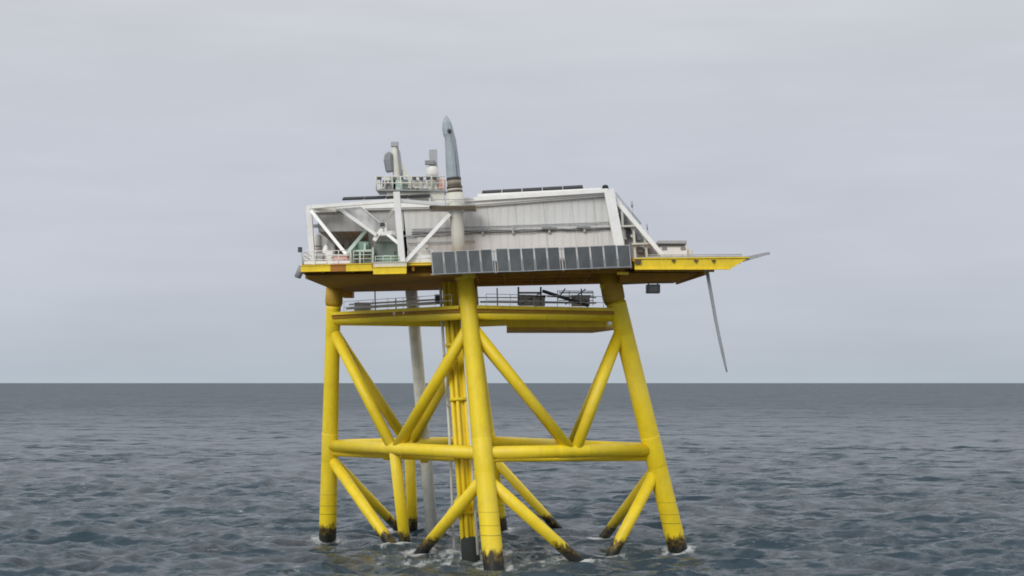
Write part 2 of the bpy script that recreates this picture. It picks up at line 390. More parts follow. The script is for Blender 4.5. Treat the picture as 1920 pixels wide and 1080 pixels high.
# lamps under the walkway
def lamp(px, py, Y, label, group=None):
    p = at(px, py, Y); t = thing('bulkhead_lamp', p, label, 'lamp', group)
    MB().path([p + V((0, .12, 0)), p, p - V((0, .1, 0))], [.2, .2, .12], 14).build('lens', 'white', t)
    MB().box(p.x - .12, p.x + .12, p.y + .12, p.y + .3, p.z - .12, p.z + .2).build('bracket', 'grey', t)
lamp(740.5, 587.5, 139.0, 'left one of two small white lamps along the walkway left of the front leg')
lamp(759, 586.5, 138.1, 'right one of two small white lamps along the walkway left of the front leg')
lamp(1144, 606, 136.6, 'round white lamp under the walkway just left of the right leg')

# ------------------------------------------------------------------ main deck
zd = lambda x: 25.35 + .0215 * (min(x, 10.5) + 18) - max(0, min(1, (x - 10.3) / .4)) * .22   # underside height
DT = .80
dk = thing('main_deck', (-2, 138, zd(-2)), 'wide yellow edged main deck carried by the jacket', 'deck')
def P(x, y, dz=0.0): return V((x, y, zd(x) + dz))
outl = [(-18.05, 128.2), (-12.0, 128.2), (-12.0, 127.75), (-9.0, 127.75), (-9.0, 128.9), (10.2, 128.75), (10.3, 128.0), (10.75, 128.0), (19.6, 128.0), (17.4, 134), (16.2, 147), (10.75, 150), (10.2, 150), (-17.3, 152.5)]
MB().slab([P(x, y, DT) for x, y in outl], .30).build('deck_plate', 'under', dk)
# girder grid below the plate
for y in (131.0, 135.2, 139.4, 143.6, 147.8, 150.0):
    x0 = -17.9 if y < 150 else -17.2; x1 = 10.2
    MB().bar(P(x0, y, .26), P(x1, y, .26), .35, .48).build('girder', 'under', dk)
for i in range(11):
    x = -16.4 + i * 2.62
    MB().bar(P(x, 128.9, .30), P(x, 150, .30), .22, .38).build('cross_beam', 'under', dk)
for y in (131.5, 137, 143):
    MB().bar(P(10.8, y, .26), P(17.8 if y < 135 else 15.9, y, .26), .3, .46).build('girder', 'under', dk)
# yellow edge beams
def edge(x0, x1, y, z0, z1, m='yellow', name='edge_beam', th=.14, lab=None):
    mb = MB(); zl0, zl1 = zd(x0), zd(x1)
    mb.hexa([(x0, y, zl0 + z0), (x1, y, zl1 + z0), (x1, y + th, zl1 + z0), (x0, y + th, zl0 + z0), (x0, y, zl0 + z1), (x1, y, zl1 + z1), (x1, y + th, zl1 + z1), (x0, y + th, zl0 + z1)])
    if th < .3:
        for a, b in ((z0 - .004, z0 + .06), (z1 - .06, z1 + .004)):
            mb.hexa([(x0, y - .08, zl0 + a), (x1, y - .08, zl1 + a), (x1, y, zl1 + a), (x0, y, zl0 + a), (x0, y - .08, zl0 + b), (x1, y - .08, zl1 + b), (x1, y, zl1 + b), (x0, y, zl0 + b)])
    o = mb.build(name, m, dk)
    if lab: o['label'] = lab
    return o
edge(-18.1, -15.55, 128.0, .16, .74); edge(-15.54, -14.25, 127.98, .14, .72, 'rust', 'edge_beam', .14, 'rust brown stretch of deck edge'); edge(-14.24, -11.85, 128.0, .13, .78)
edge(-11.84, -9.0, 127.4, -.22, .42); edge(-11.84, -9.0, 127.58, .43, .84, 'offwhite', 'toe_plate', .12); edge(-8.95, -6.95, 130.6, .02, .5, 'under', 'recessed_edge', .14); edge(-8.98, -6.9, 128.76, .58, .82, 'yellow', 'edge_strip', .12)  # recessed edge takes the underside brown, its shadow put into the colour
edge(-6.9, 10.4, 128.62, .02, .6, 'under')
edge(-18.12, -18.0, 128.1, .1, .74, 'yellow', 'side_beam', 24)
mb = MB(); b0 = at(1190, 505, 128); b1 = at(1368, 505, 128); t0 = at(1190, 485, 128); t1 = at(1404, 483, 128)
b0.y = b1.y = t0.y = t1.y = 127.85
mb.quad(b0, b1, t1, t0, .2)
for s_, e_ in ((t0, t1), (b0, b1)): mb.bar(s_ + V((0, -.03, 0)), e_ + V((0, -.03, 0)), .2, .09)
mb.build('edge_beam', 'yellow', dk)
for px in (1263, 1305, 1338):                                        # stiffener notches along the platform edge
    a = at(px, 487, 127.7); MB().add([a + V((-.2, -.02, 0)), a + V((.2, -.02, 0)), a + V((0, -.02, -.3)), a + V((-.2, .1, 0)), a + V((.2, .1, 0)), a + V((0, .1, -.3))], [(0, 2, 1), (3, 4, 5), (0, 1, 4, 3), (1, 2, 5, 4), (2, 0, 3, 5)]).build('gusset', 'brown', dk)
a = at(1194, 486, 127.7); MB().box(a.x - .15, a.x + .35, a.y - .05, a.y + .12, a.z - .42, a.z).build('lug', 'brown', dk)
a = at(1168, 510, 129.5); MB().box(a.x - .5, a.x + .5, a.y, a.y + .3, a.z - .22, a.z, .03).build('lug', 'yellow', dk)
# right end beam and the sloping bracket under the cantilever
MB().bar(V((19.35, 128.2, 26.42)), V((17.3, 134, 26.3)), .2, .36).build('side_beam', 'yellow', dk)
MB().bar(V((17.35, 134, 25.95)), V((16.2, 147, 25.95)), .2, .5).build('side_beam', 'under', dk)
pf = [(9.8, 25.12), (12.6, 25.24), (15.0, 25.27), (17.0, 25.94), (9.8, 25.94)]
MB().add([(x, 135.0, z) for x, z in pf] + [(x - (.15 if x > 16 else 0), 139.0, z) for x, z in pf], [(0, 1, 2, 3, 4), (9, 8, 7, 6, 5)] + [(k, (k + 1) % 5, 5 + (k + 1) % 5, 5 + k) for k in range(5)]).build('drip_tray', 'under', dk)
# leg sockets under the deck
for k, r in (('front', .62), ('left', .8), ('right', 1.0), ('rear', .85)):
    p = LEG[k]['t']; MB().path([p.lerp(LEG[k]['n'], .12 if k == 'front' else .55), p.lerp(LEG[k]['n'], .06 if k == 'front' else .45), V((p.x, p.y, zd(p.x) + .5))], [leg_r[k][1] + .06, leg_r[k][1] + .16, leg_r[k][1] + (.10 if k != 'right' else .16)], 28).build('leg_socket', 'shaded_yellow' if k != 'front' else 'yellow', dk)  # all but the front socket have deck shade put into their colour
# left corner steps of the underside
MB().slab([P(-18.0, 130, .02), P(-4.6, 130, .02), P(-4.6, 150, .02), P(-17.3, 150, .02)], .28).build('bottom_skin', 'under', dk)
MB().box(-17.0, -16.0, 149.5, 151.5, 24.6, 25.4).build('bracket', 'under', dk)
# safety net frame folded out at the right tip
nt_ = thing('safety_net', at(1396, 488, 128), 'grey safety net frame sticking out beyond the right tip of the deck', 'safety net')
nA, nB, nC, nD = at(1393, 489, 128), at(1441, 475, 128.6), at(1412, 481, 136), at(1370, 486, 135)
for a, b in ((nA, nB), (nB, nC), (nC, nD), ((nA + nD) / 2, (nB + nC) / 2)): MB().bar(a, b, .24, .2).build('frame_bar', 'midgrey', nt_)
mesh = MB()
for i in range(1, 14): mesh.bar(nA.lerp(nD, i / 14), nB.lerp(nC, i / 14), .05, .03)
for i in range(1, 8): mesh.bar(nA.lerp(nB, i / 8), nD.lerp(nC, i / 8), .05, .03)
mesh.build('mesh', 'grate', nt_)

# ------------------------------------------------------------------ equipment house
yw = lambda px: 136 + (px - 590) * (131.0 - 136) / (1140 - 590)
hs_ = thing('equipment_house', at(870, 500, yw(870)), 'large off white clad equipment house with stained walls on the deck', 'building')
def wall_quad(px0, px1, pt0, pt1, pb0, pb1, lean=0):
    return at(px0 + lean, pb0, yw(px0)), at(px1 + lean, pb1, yw(px1)), at(px1, pt1, yw(px1)), at(px0, pt0, yw(px0))
def vol(bl, br, tr, tl, depth):
    b = V((0, depth, 0)); return MB().hexa([bl, br, br + b, bl + b, tl, tr, tr + b, tl + b])
vol(*wall_quad(755, 1143, 384, 361.6, 496, 490, 12), 14).build('wall', 'wall', hs_)
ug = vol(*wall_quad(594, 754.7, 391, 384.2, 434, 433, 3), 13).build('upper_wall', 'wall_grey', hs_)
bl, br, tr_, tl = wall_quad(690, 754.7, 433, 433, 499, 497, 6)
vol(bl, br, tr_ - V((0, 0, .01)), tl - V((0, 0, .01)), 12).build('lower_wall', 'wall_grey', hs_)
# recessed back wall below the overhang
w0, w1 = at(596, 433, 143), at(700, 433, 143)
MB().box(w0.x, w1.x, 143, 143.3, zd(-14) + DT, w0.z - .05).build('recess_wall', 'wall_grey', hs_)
MB().box(w0.x - .1, w1.x, 135.9, 136.1, w0.z - .42, w0.z - .12).build('overhang_beam', 'midgrey', hs_)
# roof slab with parapet
rq = [at(588, 391, 135.6), at(742, 386, 134.2), at(852, 384, yw(852) - .3), at(1142, 361, 130.6)]
back = V((0, 14.6, 0))
top = [p + V((0, 0, .0)) for p in rq]
MB().slab([top[0], top[1], top[2], top[3], top[3] + back, top[0] + back], .3).build('roof', 'roof', hs_)
pr = MB()
for a, b in zip(rq[:-1], rq[1:]): pr.bar(a + V((0, -.06, .08)), b + V((0, -.06, .08)), .16, .5)
pr.build('parapet', 'white', hs_)
rp2 = MB().bar(at(870, 375, 133.0), at(1140, 357.5, 130.3), .5, .34); rp2.build('eaves_beam', 'white', hs_)
# white corner post on the right, leaning frame
MB().bar(at(1141, 356, 130.4), at(1161, 462, 130.2), .86, .7, (0, 1, 0)).build('corner_post', 'white', hs_)
# cable runs along the wall
def cable(pts, r, m, n=8): MB().path(pts, r, n).build('cable_run', m, hs_)
def run(y0, y1, p0, p1, wob, n=26, off=.18):
    return [at(p0 + (p1 - p0) * i / n, y0 + (y1 - y0) * i / n + random.uniform(-wob, wob), yw(p0 + (p1 - p0) * i / n) - off) for i in range(n + 1)]
cable(run(436, 427, 772, 1158, .8), .07, 'grey'); cable(run(430, 416, 772, 1158, .3), .05, 'midgrey'); cable(run(440.5, 429, 772, 1150, 1.6, 22), .045, 'dark')
cable(run(446, 437, 700, 880, .4, 14), .06, 'midgrey'); cable(run(456, 452, 765, 890, .3, 10), .05, 'midgrey')
for px in (905, 962, 1030, 1096):
    p = at(px, 434 - (px - 905) * .028, yw(px) - .12); MB().box(p.x - .1, p.x + .1, p.y - .12, p.y + .15, p.z - .3, p.z + .3).build('bracket', 'midgrey', hs_)
for px, w in ((1030, 34), (1094, 30), (905, 22)):
    p = at(px, 432.5 - (px - 905) * .03, yw(px) - .2); MB().box(p.x - w * .02, p.x + w * .02, p.y - .15, p.y + .1, p.z - .06, p.z + .12, .02).build('cable_tray', 'grey', hs_)
# door and louvre in the lit wall strip behind the bay
p = at(793, 466, yw(793) - .08); dr = MB().box(p.x - .5, p.x + .5, p.y - .05, p.y + .3, p.z - 1.2, p.z + 1.0).build('door', 'roof', hs_)
MB().box(p.x + .3, p.x + .38, p.y - .12, p.y - .05, p.z - .15, p.z + .05).build('handle', 'dark', dr)
# seams of the cladding
sm = MB()
for px in (912, 965, 1018, 1071, 1112):
    a, b = at(px, 384 - (px - 872) * .06, yw(px) - .02), at(px + 10, 470 - (px - 872) * .035, yw(px) - .02); sm.bar(a, b, .03, .03)
sm.build('cladding_seams', 'wall_grey', hs_)
sf = MB()
for i in range(40):
    px = 874 + i * 6.6; a = at(px, 381.5 - (px - 872) * .0615, yw(px) - .06); sf.box(a.x - .035, a.x + .035, a.y - .05, a.y + .06, a.z - .22, a.z + .04)
sf.build('eaves_clips', 'midgrey', hs_)

# small dark beacon on the corner post
bc = thing('beacon', at(1135, 360, 130.4), 'small dark round beacon on the upper right corner of the equipment house', 'beacon')
p = at(1135, 351.5, 130.4); MB().path([p + V((0, 0, -.2)), p + V((0, 0, -.15)), p + V((0, 0, .12)), p + V((0, 0, .22))], [.2, .27, .27, .14], 14).build('lens', 'black', bc)
MB().tube(p - V((0, 0, .35)), p - V((0, 0, .14)), .07, n=10).build('stem', 'grey', bc)

# ------------------------------------------------------------------ open bay: white tube frame at the left
bf = thing('bay_truss', at(755, 496, 128.2), 'white tubular frame with slanting braces round the open bay at left', 'frame')
colT, colB = at(743.5, 360, 128.2), at(754.5, 497, 128.2)
MB().bar(colT, colB, .54, .54, (0, 1, 0)).build('column', 'white', bf)
LT, LB = at(579, 387, 134.6), at(586, 497, 134.6)
MB().bar(LT, LB, .5, .5, (0, 1, 0)).build('column', 'white', bf)
MB().bar(at(579, 389, 134.6), at(743, 376, 128.3), .36, .30).build('top_beam', 'white', bf)
MB().bar(at(748, 376, 128.3), at(838, 384, 130.9), .36, .30).build('top_beam', 'white', bf)
MB().bar(at(583, 393, 134.4), at(630, 391, 134.4), .5, .62).build('top_beam', 'offwhite', bf)
MB().bar(at(584, 396, 134.2), at(650, 478, 130.2), .28, .28, (0, 1, 0)).build('brace', 'white', bf)
MB().bar(at(843, 402, 130.6), at(760, 491, 128.4), .33, .33, (0, 1, 0)).build('brace', 'white', bf)
MB().bar(at(650, 476, 131), at(686, 433, 134.8), .3, .3, (0, 1, 0)).build('brace', 'palegreen', bf)
# lower portal inside the bay
MB().bar(at(701, 452, 131.6), at(716, 430, 132), .34, .34, (0, 1, 0)).build('knee_brace', 'white', bf)
MB().bar(at(714, 438.5, 132), at(738, 436.5, 130.4), .36, .34).build('portal_beam', 'white', bf)
MB().bar(at(727, 440, 131), at(749, 458, 129), .26, .26, (0, 1, 0)).build('knee_brace', 'white', bf)
MB().bar(at(728, 408, 131), at(738, 392, 129.4), .26, .26, (0, 1, 0)).build('knee_brace', 'white', bf)
MB().bar(at(722, 418, 132), at(724, 440, 132), .22, .22, (0, 1, 0)).build('portal_post', 'white', bf)
# stairs from the bay roof down
st = thing('bay_stair', at(708, 442, 132.4), 'light grey stair slanting down under the left roof edge of the bay', 'stair')
A, B = at(636, 391, 133.2), at(706, 441, 131.4)
MB().bar(A, B, .14, .26).build('stringer', 'white', st)
A2, B2 = at(676, 388, 134.0), at(722, 428, 133.6)
MB().bar(A2, B2, .12, .22).build('stringer', 'white', st)
tr = MB()
for i in range(18):
    p0, p1 = A.lerp(B, (i + .5) / 18), A2.lerp(B2, (i + .5) / 18)
    tr.bar(p0, p1, .30, .05)
tr.build('treads', 'wall_grey', st)
MB().quad(A, B, B2, A2, .03, .06).build('soffit', 'wall_grey', st)
p = at(717, 421, 131.8); lp = thing('flood_light', p, 'small dark floodlight above the portal in the open bay', 'lamp')
MB().box(p.x - .2, p.x + .2, p.y - .15, p.y + .15, p.z - .15, p.z + .15, .04).build('housing', 'dark', lp); MB().tube(p, p + V((.1, .3, .5)), .04, n=8).build('bracket', 'grey', lp)
# things standing in the bay
cabinet('green_container', 706, 750, 455, 496, 133, 1.8, 'greygreen', 'dull grey green container just behind the white bay column', 'container', 'greygreen')
cabinet('teal_cabinet', 721, 741, 482, 498, 130.4, .8, 'green', 'small teal green cabinet at the foot of the white bay column', 'cabinet', 'palegreen')
gs = thing('generator_set', at(670, 497, 132.5), 'green generator with a pale green tubular frame in the open bay', 'generator')
a, c = at(663, 470, 132.8), at(692, 453, 132.8); MB().box(a.x, c.x, 132.8, 134.2, a.z, c.z, .08).build('engine_hood', 'green', gs)
a, c = at(672, 496, 132.6), at(700, 474, 132.6); MB().box(a.x, c.x, 132.7, 134.2, a.z, c.z, .05).build('tank', 'greygreen', gs)
for px in (659, 675, 699): MB().bar(at(px, 497, 132.4), at(px, 464 if px == 699 else 471, 132.4), .16, .16, (0, 1, 0)).build('frame_post', 'palegreen', gs)
MB().bar(at(656, 471, 132.4), at(697, 470, 132.4), .2, .2).build('frame_rail', 'palegreen', gs)
MB().bar(at(684, 470, 132.5), at(684, 456, 132.5), .2, .2, (0, 1, 0)).build('frame_post', 'palegreen', gs)
a = at(686, 481, 132.5); MB().box(a.x - .3, a.x + .3, 132.45, 132.65, a.z - .2, a.z + .2, .02).build('gauge_box', 'brown', gs)
cabinet('red_bin', 626, 651, 480, 497, 130.0, 1.0, 'pink', 'faded pinkish red bin by the deck edge in the open bay', 'bin', 'white')
wt = thing('water_tank', at(590, 497, 136.4), 'tall white cylindrical tank at the left end of the deck', 'tank')
p0, p1 = at(591, 497, 136.6), at(590, 441, 136.6)
MB().path([p0, p0.lerp(p1, .96), p1, p1 + V((0, 0, .12))], [.62, .62, .5, .1], 24).build('shell', 'white', wt)
for t in (.3, .62): MB().path([p0.lerp(p1, t) - V((0, 0, .05)), p0.lerp(p1, t) + V((0, 0, .05))], [.645, .645], 24).build('band', 'midgrey', wt)
cy = thing('white_cylinder', at(611, 497, 133.5), 'small white upright cylinder between the tank and the red bin', 'cylinder')
p0, p1 = at(611, 497, 133.5), at(611, 459, 133.5); MB().path([p0, p0.lerp(p1, .7), p0.lerp(p1, .85), p1], [.3, .3, .22, .1], 18).build('shell', 'white', cy)
MB().box(p1.x - .12, p1.x + .12, 133.4, 133.6, p1.z - .05, p1.z + .12, .02).build('valve', 'midgrey', cy)
for i, (px, h, m, lab) in enumerate(((618, 470, 'white', 'small white locker right of the white cylinder'), (600, 474, 'midgrey', 'small grey locker right of the tall white tank'))):
    cabinet('locker', px - 6, px + 7, h, 497, 132 + i, .6, m, lab, 'locker')
cabinet('dark_crate', 628, 642, 458, 478, 138, 1.2, 'brown', 'dark brown crate in the shadow at the back of the bay', 'crate', None, False)
# handrails along the left edge
zr = lambda x, y: P(x, y, DT)
handrail('handrail', [zr(-17.9, 133), zr(-17.9, 128.3), zr(-13.9, 128.3)], 'white handrail with toe plates round the left deck corner', 1.15, 'white', .9, .035, (.4, .8), plate=.28)
handrail('handrail', [zr(-13.6, 128.3), zr(-11.9, 128.3)], 'short white handrail in front of the green generator', 1.1, 'palegreen', .85, .035, (.4, .75))
handrail('handrail', [zr(-11.7, 127.8), zr(-9.7, 127.8)], 'short pale rail in front of the teal cabinet', .55, 'palegreen', .7, .035, (.3,))
handrail('handrail', [zr(-9.0, 129.0), zr(-6.9, 129.0)], 'short white handrail between the bay column and the solar panels', 1.1, 'white', .9, .035, (.4, .75), plate=.7)
lf = thing('liferaft_canister', at(562, 508, 128.0), 'grey tilted canister hanging off the far left corner of the deck', 'liferaft')
MB().path([at(557.5, 521, 128.3), at(558, 519.5, 128.3), at(566.5, 500, 128.3), at(567, 498.5, 128.3)], [.2, .3, .3, .2], 18).build('shell', 'grey', lf)
MB().bar(at(563, 508, 128.2), at(571, 505, 128.4), .12, .2).build('cradle', 'dark', lf)
fl = thing('deck_light', at(567, 497, 129), 'small dark lamp on a thin post at the far left deck corner', 'lamp')
MB().tube(at(568, 498, 129), at(565, 470, 129), .04, n=8).build('post', 'midgrey', fl)
p = at(563, 468, 129); MB().box(p.x - .2, p.x + .15, 128.9, 129.2, p.z - .22, p.z + .22, .05).build('head', 'dark', fl)

# ------------------------------------------------------------------ solar panels hung on the front rail
banks = [('left', 809.5, 924.5, 472.5, 467.5, 514.5, 510), ('middle', 930.5, 1050.5, 466.5, 463, 510, 505.5), ('right', 1057.5, 1182.5, 463, 458.5, 505, 500)]
ordn = ['first', 'second', 'third', 'fourth', 'fifth']
yp = lambda px: 128.3 + (px - 810) * (127.5 - 128.3) / 372
for bn, xa, xb, ta, tb, ba, bb in banks:
    w = (xb - xa) / 5
    for i in range(5):
        x0, x1 = xa + w * i + .55, xa + w * (i + 1) - .55
        f0, f1 = (x0 - xa) / (xb - xa), (x1 - xa) / (xb - xa)
        tl, tr_ = at(x0 - 2.0, ta + (tb - ta) * f0, yp(x0) + .35), at(x1 - 2.0, ta + (tb - ta) * f1, yp(x1) + .35)
        bl, br = at(x0 + 2.0, ba + (bb - ba) * f0, yp(x0)), at(x1 + 2.0, ba + (bb - ba) * f1, yp(x1))
        dy, dz = random.uniform(-.05, .05), random.uniform(-.025, .025)
        tl.y += dy; tr_.y += dy + random.uniform(-.03, .03); bl.y -= dy * .3
        for q_ in (tl, tr_, bl, br): q_.z += dz
        t = thing('solar_panel', (bl + br) / 2, f'dark solar panel on the deck front, {ordn[i]} of five in the {bn} bank', 'solar panel', 'solar panels along the deck front')
        MB().quad(bl, br, tr_, tl, .05).build('frame', 'frame', t)
        c = (bl + br + tr_ + tl) / 4
        ins = [c + (p - c) * .5 for p in (bl, br, tr_, tl)]
        u = (br - bl).normalized() * .052; vv = (tl - bl).normalized() * .05
        MB().quad(bl + u + vv, br - u + vv, tr_ - u - vv, tl + u - vv, .02, .014).build('cell_glass', 'glass', t)
pm = thing('panel_rack', at(996, 508, 128.4), 'pale steel rack carrying the solar panels along the deck front', 'rack')
for (a, b) in (((808, 514.5), (1184, 500.5)), ((806, 476), (1180, 461.5)), ((808, 494), (1182, 480))):
    MB().bar(at(a[0], a[1], yp(808) + (.14 if a[1] > 510 else .45 if a[1] < 480 else .30)), at(b[0], b[1], yp(1184) + (.14 if a[1] > 510 else .45 if a[1] < 480 else .30)), .1, .1).build('rail', 'frame', pm)
for px in (811, 868, 927.5, 990, 1054, 1120, 1181):
    f = (px - 808) / 376; yt, yb = 473 - 14 * f, 517 - 14 * f
    MB().bar(at(px - 2, yt, yp(px) + .5), at(px + 2, yb, yp(px) + .2), .14, .1, (0, 1, 0)).build('upright', 'frame', pm)

# ------------------------------------------------------------------ rooftop: solar rows, radar platform, masts
def roof_row(p0, p1, n, Y0, Y1, label, rise, deep, feet):
    t = thing('roof_solar_row', at(p0[0], p0[1], Y0), label, 'solar panels', 'solar rows on the roof')
    A, B = at(p0[0], p0[1], Y0), at(p1[0], p1[1], Y1)
    for i in range(n):
        a, b = A.lerp(B, (i + .02) / n), A.lerp(B, (i + .98) / n); bk = V((0, deep, rise))
        MB().hexa([a, b, b + bk, a + bk, a + V((0, 0, .16)), b + V((0, 0, .16)), b + bk + V((0, 0, .08)), a + bk + V((0, 0, .08))]).build('panel', 'black', t)
    for i in range(n + 1):
        a = A.lerp(B, i / n); MB().bar(a + V((0, .15, 0)), a + V((0, .15, -feet)), .08, .08).build('foot', 'white', t)
    return t
roof_row((641, 376), (806, 370), 4, 136.4, 135.6, 'thin dark row of solar panels on the roof left of the crane', .38, 1.2, .6)
roof_row((903, 364.5), (1094, 354), 5, 134, 132.2, 'dark row of solar panels on the roof right of the crane', .42, 1.2, .5)
rf = MB().bar(at(896, 368, 133.4), at(1128, 356.5, 131.6), .5, .35).build('roof_kerb', 'white', hs_)

rp = thing('radar_platform', at(768, 360, 137), 'railed cream platform on the roof carrying the two mast units', 'platform')
a, c = at(706, 360, 136.5), at(836, 354, 136.5)
MB().box(a.x, c.x, 136.5, 139.5, a.z + .1, c.z - .06, .03).build('floor', 'grate', rp)
MB().box(a.x + .9, c.x - .2, 136.9, 139, a.z - 1.2, a.z + .1).build('base', 'offwhite', rp)
for px, w, z in ((716, 5, 0), (731, 8, .5), (742, 4, .1), (757, 9, .35), (768, 4, 0), (783, 7, .45), (799, 6, .2), (818, 8, .5), (828, 4, .1)):
    b_ = at(px, 343, 137.8); k = 137.8 / F; MB().box(b_.x - w * k, b_.x + w * k, 137.8, 138.6, b_.z - .55, b_.z + z, .05).build('junction_box', random.choice(['offwhite', 'greygreen', 'white', 'grey', 'offwhite']), rp)
for px in (706, 722, 736, 752, 770, 790, 810, 832):
    MB().tube(at(px, 358, 136.6), at(px - 1, 330, 136.6), .06, n=8).build('post', 'offwhite', rp)
for yy in (331, 343): MB().tube(at(704, yy, 136.6), at(834, yy, 136.6), .055, n=8).build('rail', 'offwhite', rp)
for px, py, w, h, m in ((726, 348, 9, 10, 'grey'), (747, 348, 10, 10, 'palegreen'), (760, 346, 6, 9, 'greygreen'), (776, 345, 12, 8, 'offwhite'), (795, 345, 9, 9, 'white'), (812, 347, 11, 8, 'offwhite'), (827, 345, 8, 9, 'pink'), (738, 344, 5, 12, 'greygreen')):
    a = at(px, py, 136.9); k = 136.9 / F
    MB().box(a.x - w * k, a.x + w * k, 136.9, 137.7, a.z - h * k, a.z + h * k, .06).build('junction_box', m, rp)
for p, qq in (((715, 332), (712, 356)), ((785, 331), (800, 352)), ((822, 331), (806, 355)), ((760, 331), (780, 354)), ((735, 330), (718, 354))):
    MB().bar(at(*p, 136.75), at(*qq, 136.75), .09, .09).build('brace', 'offwhite', rp)
for px in (711, 777, 790, 803, 815):
    a = at(px, 335, 136.6); MB().box(a.x - .18, a.x + .18, 136.35, 136.6, a.z - .12, a.z + .12, .03).build('lamp_box', 'dark', rp)

m1 = thing('communication_mast', at(746, 356, 137.5), 'taller pale mast with a dark antenna drum on its left side', 'mast')
MB().path([at(745, 356, 137.5), at(743.5, 330, 137.5), at(741, 300, 137.5), at(739, 268, 137.5)], [.38, .34, .27, .22], 16).build('pole', 'offwhite', m1)
MB().path([at(748, 336, 138), at(747, 322, 138), at(744, 288, 138), at(741, 270, 138)], [.42, .40, .34, .2], 12).build('cable_shroud', 'midgrey', m1)
ad_ = MB().path([at(731, 323, 137.2), at(730.5, 320, 137.2), at(727.5, 300, 137.2), at(729, 291, 137.2), at(732, 286, 137.2)], [.26, .37, .41, .37, .2], 6); ad_.sm = [False] * len(ad_.sm); ad_.build('antenna_drum', 'grey', m1)
MB().box(at(733, 0, 137.4).x, at(747, 0, 137.4).x, 137.2, 137.7, at(0, 275, 137.4).z, at(0, 266, 137.4).z, .06).build('head_box', 'midgrey', m1)
MB().bar(at(728, 306, 137.3), at(741, 306, 137.4), .1, .12).build('arm', 'grey', m1)
MB().bar(at(752, 306, 138), at(766, 336, 138), .3, .25, (0, 1, 0)).build('strut', 'offwhite', m1)
MB().bar(at(742, 342, 137.3), at(744, 357, 137.3), .75, .6, (0, 1, 0)).build('base_box', 'palegreen', m1)
m2 = thing('radar_unit', at(812, 340, 137.5), 'shorter grey radar unit on the roof just left of the crane boom', 'radar')
MB().path([at(811, 332, 137.6), at(811, 326, 137.6), at(810, 316, 137.6), at(810, 312, 137.6)], [.5, .60, .56, .42], 8).build('drum', 'roof', m2)
MB().bar(at(813, 315, 137.7), at(812, 281, 137.7), .72, .5, (0, 1, 0)).build('panel_antenna', 'midgrey', m2)
MB().box(at(797, 0, 137.3).x, at(815, 0, 137.3).x, 137.1, 137.6, at(0, 309, 137.3).z, at(0, 301, 137.3).z, .05).build('bracket_box', 'grey', m2)
MB().tube(at(811, 356, 137.6), at(811, 330, 137.6), .2, n=12).build('post', 'offwhite', m2)

# ------------------------------------------------------------------ crane
cr = thing('pedestal_crane', at(858, 498, 131.2), 'tall crane with grey pointed boom parked upright on a cream pedestal', 'crane')
pt = at(853, 362, 131.2); pb = at(862, 498, 131.2)
MB().path([pb, pb.lerp(pt, .45), pb.lerp(pt, .7), pb.lerp(pt, .76), pt], [.56, .58, .60, .76, .78], 28).build('pedestal', 'offwhite', cr)
c = at(849, 392, 131.2)
MB().box(at(806, 0, 130.6).x, at(892, 0, 130.6).x, 130.2, 132.4, c.z - .08, c.z + .10).build('service_platform', 'grate', cr)
MB().box(at(806, 0, 130.6).x, at(892, 0, 130.6).x, 130.08, 130.2, c.z - .14, c.z + .16).build('platform_edge', 'brown', cr)
for px in (816, 836, 868, 888): MB().tube(at(px, 391, 130.25), at(px - 1, 374, 130.25), .03, n=8).build('platform_post', 'midgrey', cr)
MB().tube(at(814, 374, 130.25), at(888, 374, 130.25), .03, n=8).build('platform_rail', 'midgrey', cr)
for y0, y1, r, m, nm in ((362, 358, .70, 'brown', 'slew_ring'), (358, 354, .66, 'offwhite', 'spacer_ring'), (354, 349, .69, 'brown', 'slew_ring'), (349, 338, .62, 'taupe', 'turret'), (338, 333, .64, 'dark', 'hinge_band')):
    MB().tube(at(853 - (362 - y0) * .085, y0, 131.2), at(853 - (362 - y1) * .085, y1, 131.2), r, n=24).build(nm, m, cr)
prof = [(850.2, 333, 13.0), (848.5, 310, 12.8), (846.6, 285, 11.7), (844.4, 263, 10.5), (842.9, 255, 9.9), (840.8, 250, 10.4), (839.0, 240, 9.9), (837.6, 230, 8.0), (836.9, 223, 5.0), (836.4, 216.5, 1.3)]
bm_ = MB().path([at(x, y, 131.2) for x, y, w in prof], [w * 131.2 / F for x, y, w in prof], 8, 1.0, .8); bm_.sm = [False] * len(bm_.sm)
bm_.build('boom', 'boom', cr)
p = at(842.5, 245, 130.7); MB().path([p + V((0, .2, 0)), p, p - V((0, .1, 0))], [.19, .19, .1], 12).build('sheave', 'dark', cr)
MB().path([at(857.5, 333, 130.8), at(853, 285, 130.8), at(846, 250, 130.8)], .035, 6).build('hoist_wire', 'grey', cr)

# ------------------------------------------------------------------ right end: stair, cabin box, whips
rs = thing('outside_stair', at(1240, 480, 130.5), 'long white stair slanting from the house roof down to the right deck', 'stair')
A, B = at(1152, 372, 130.8), at(1244, 480, 129.6)
for dy, r in ((0, .36), (1.1, .3)): MB().bar(A + V((0, dy, 0)), B + V((0, dy, 0)), .12, r).build('stringer', 'white', rs)
tr = MB()
for i in range(26):
    p = A.lerp(B, (i + .5) / 26); tr.box(p.x - .14, p.x + .14, p.y + .06, p.y + 1.04, p.z - .02, p.z + .03)
tr.build('treads', 'grate', rs)
for dy in (0.0, 1.1):
    o = V((.0, dy, 1.0)); MB().tube(A + o * .55 + V((.1, 0, 0)), B.lerp(A, .45) + o * .55, .03, n=8).build('rail', 'midgrey', rs)
    for i in range(5):
        p = A.lerp(B, .05 + i * .12) + V((0, dy, 0)); MB().tube(p, p + V((0, 0, .55)), .022, n=6).build('rail_post', 'midgrey', rs)
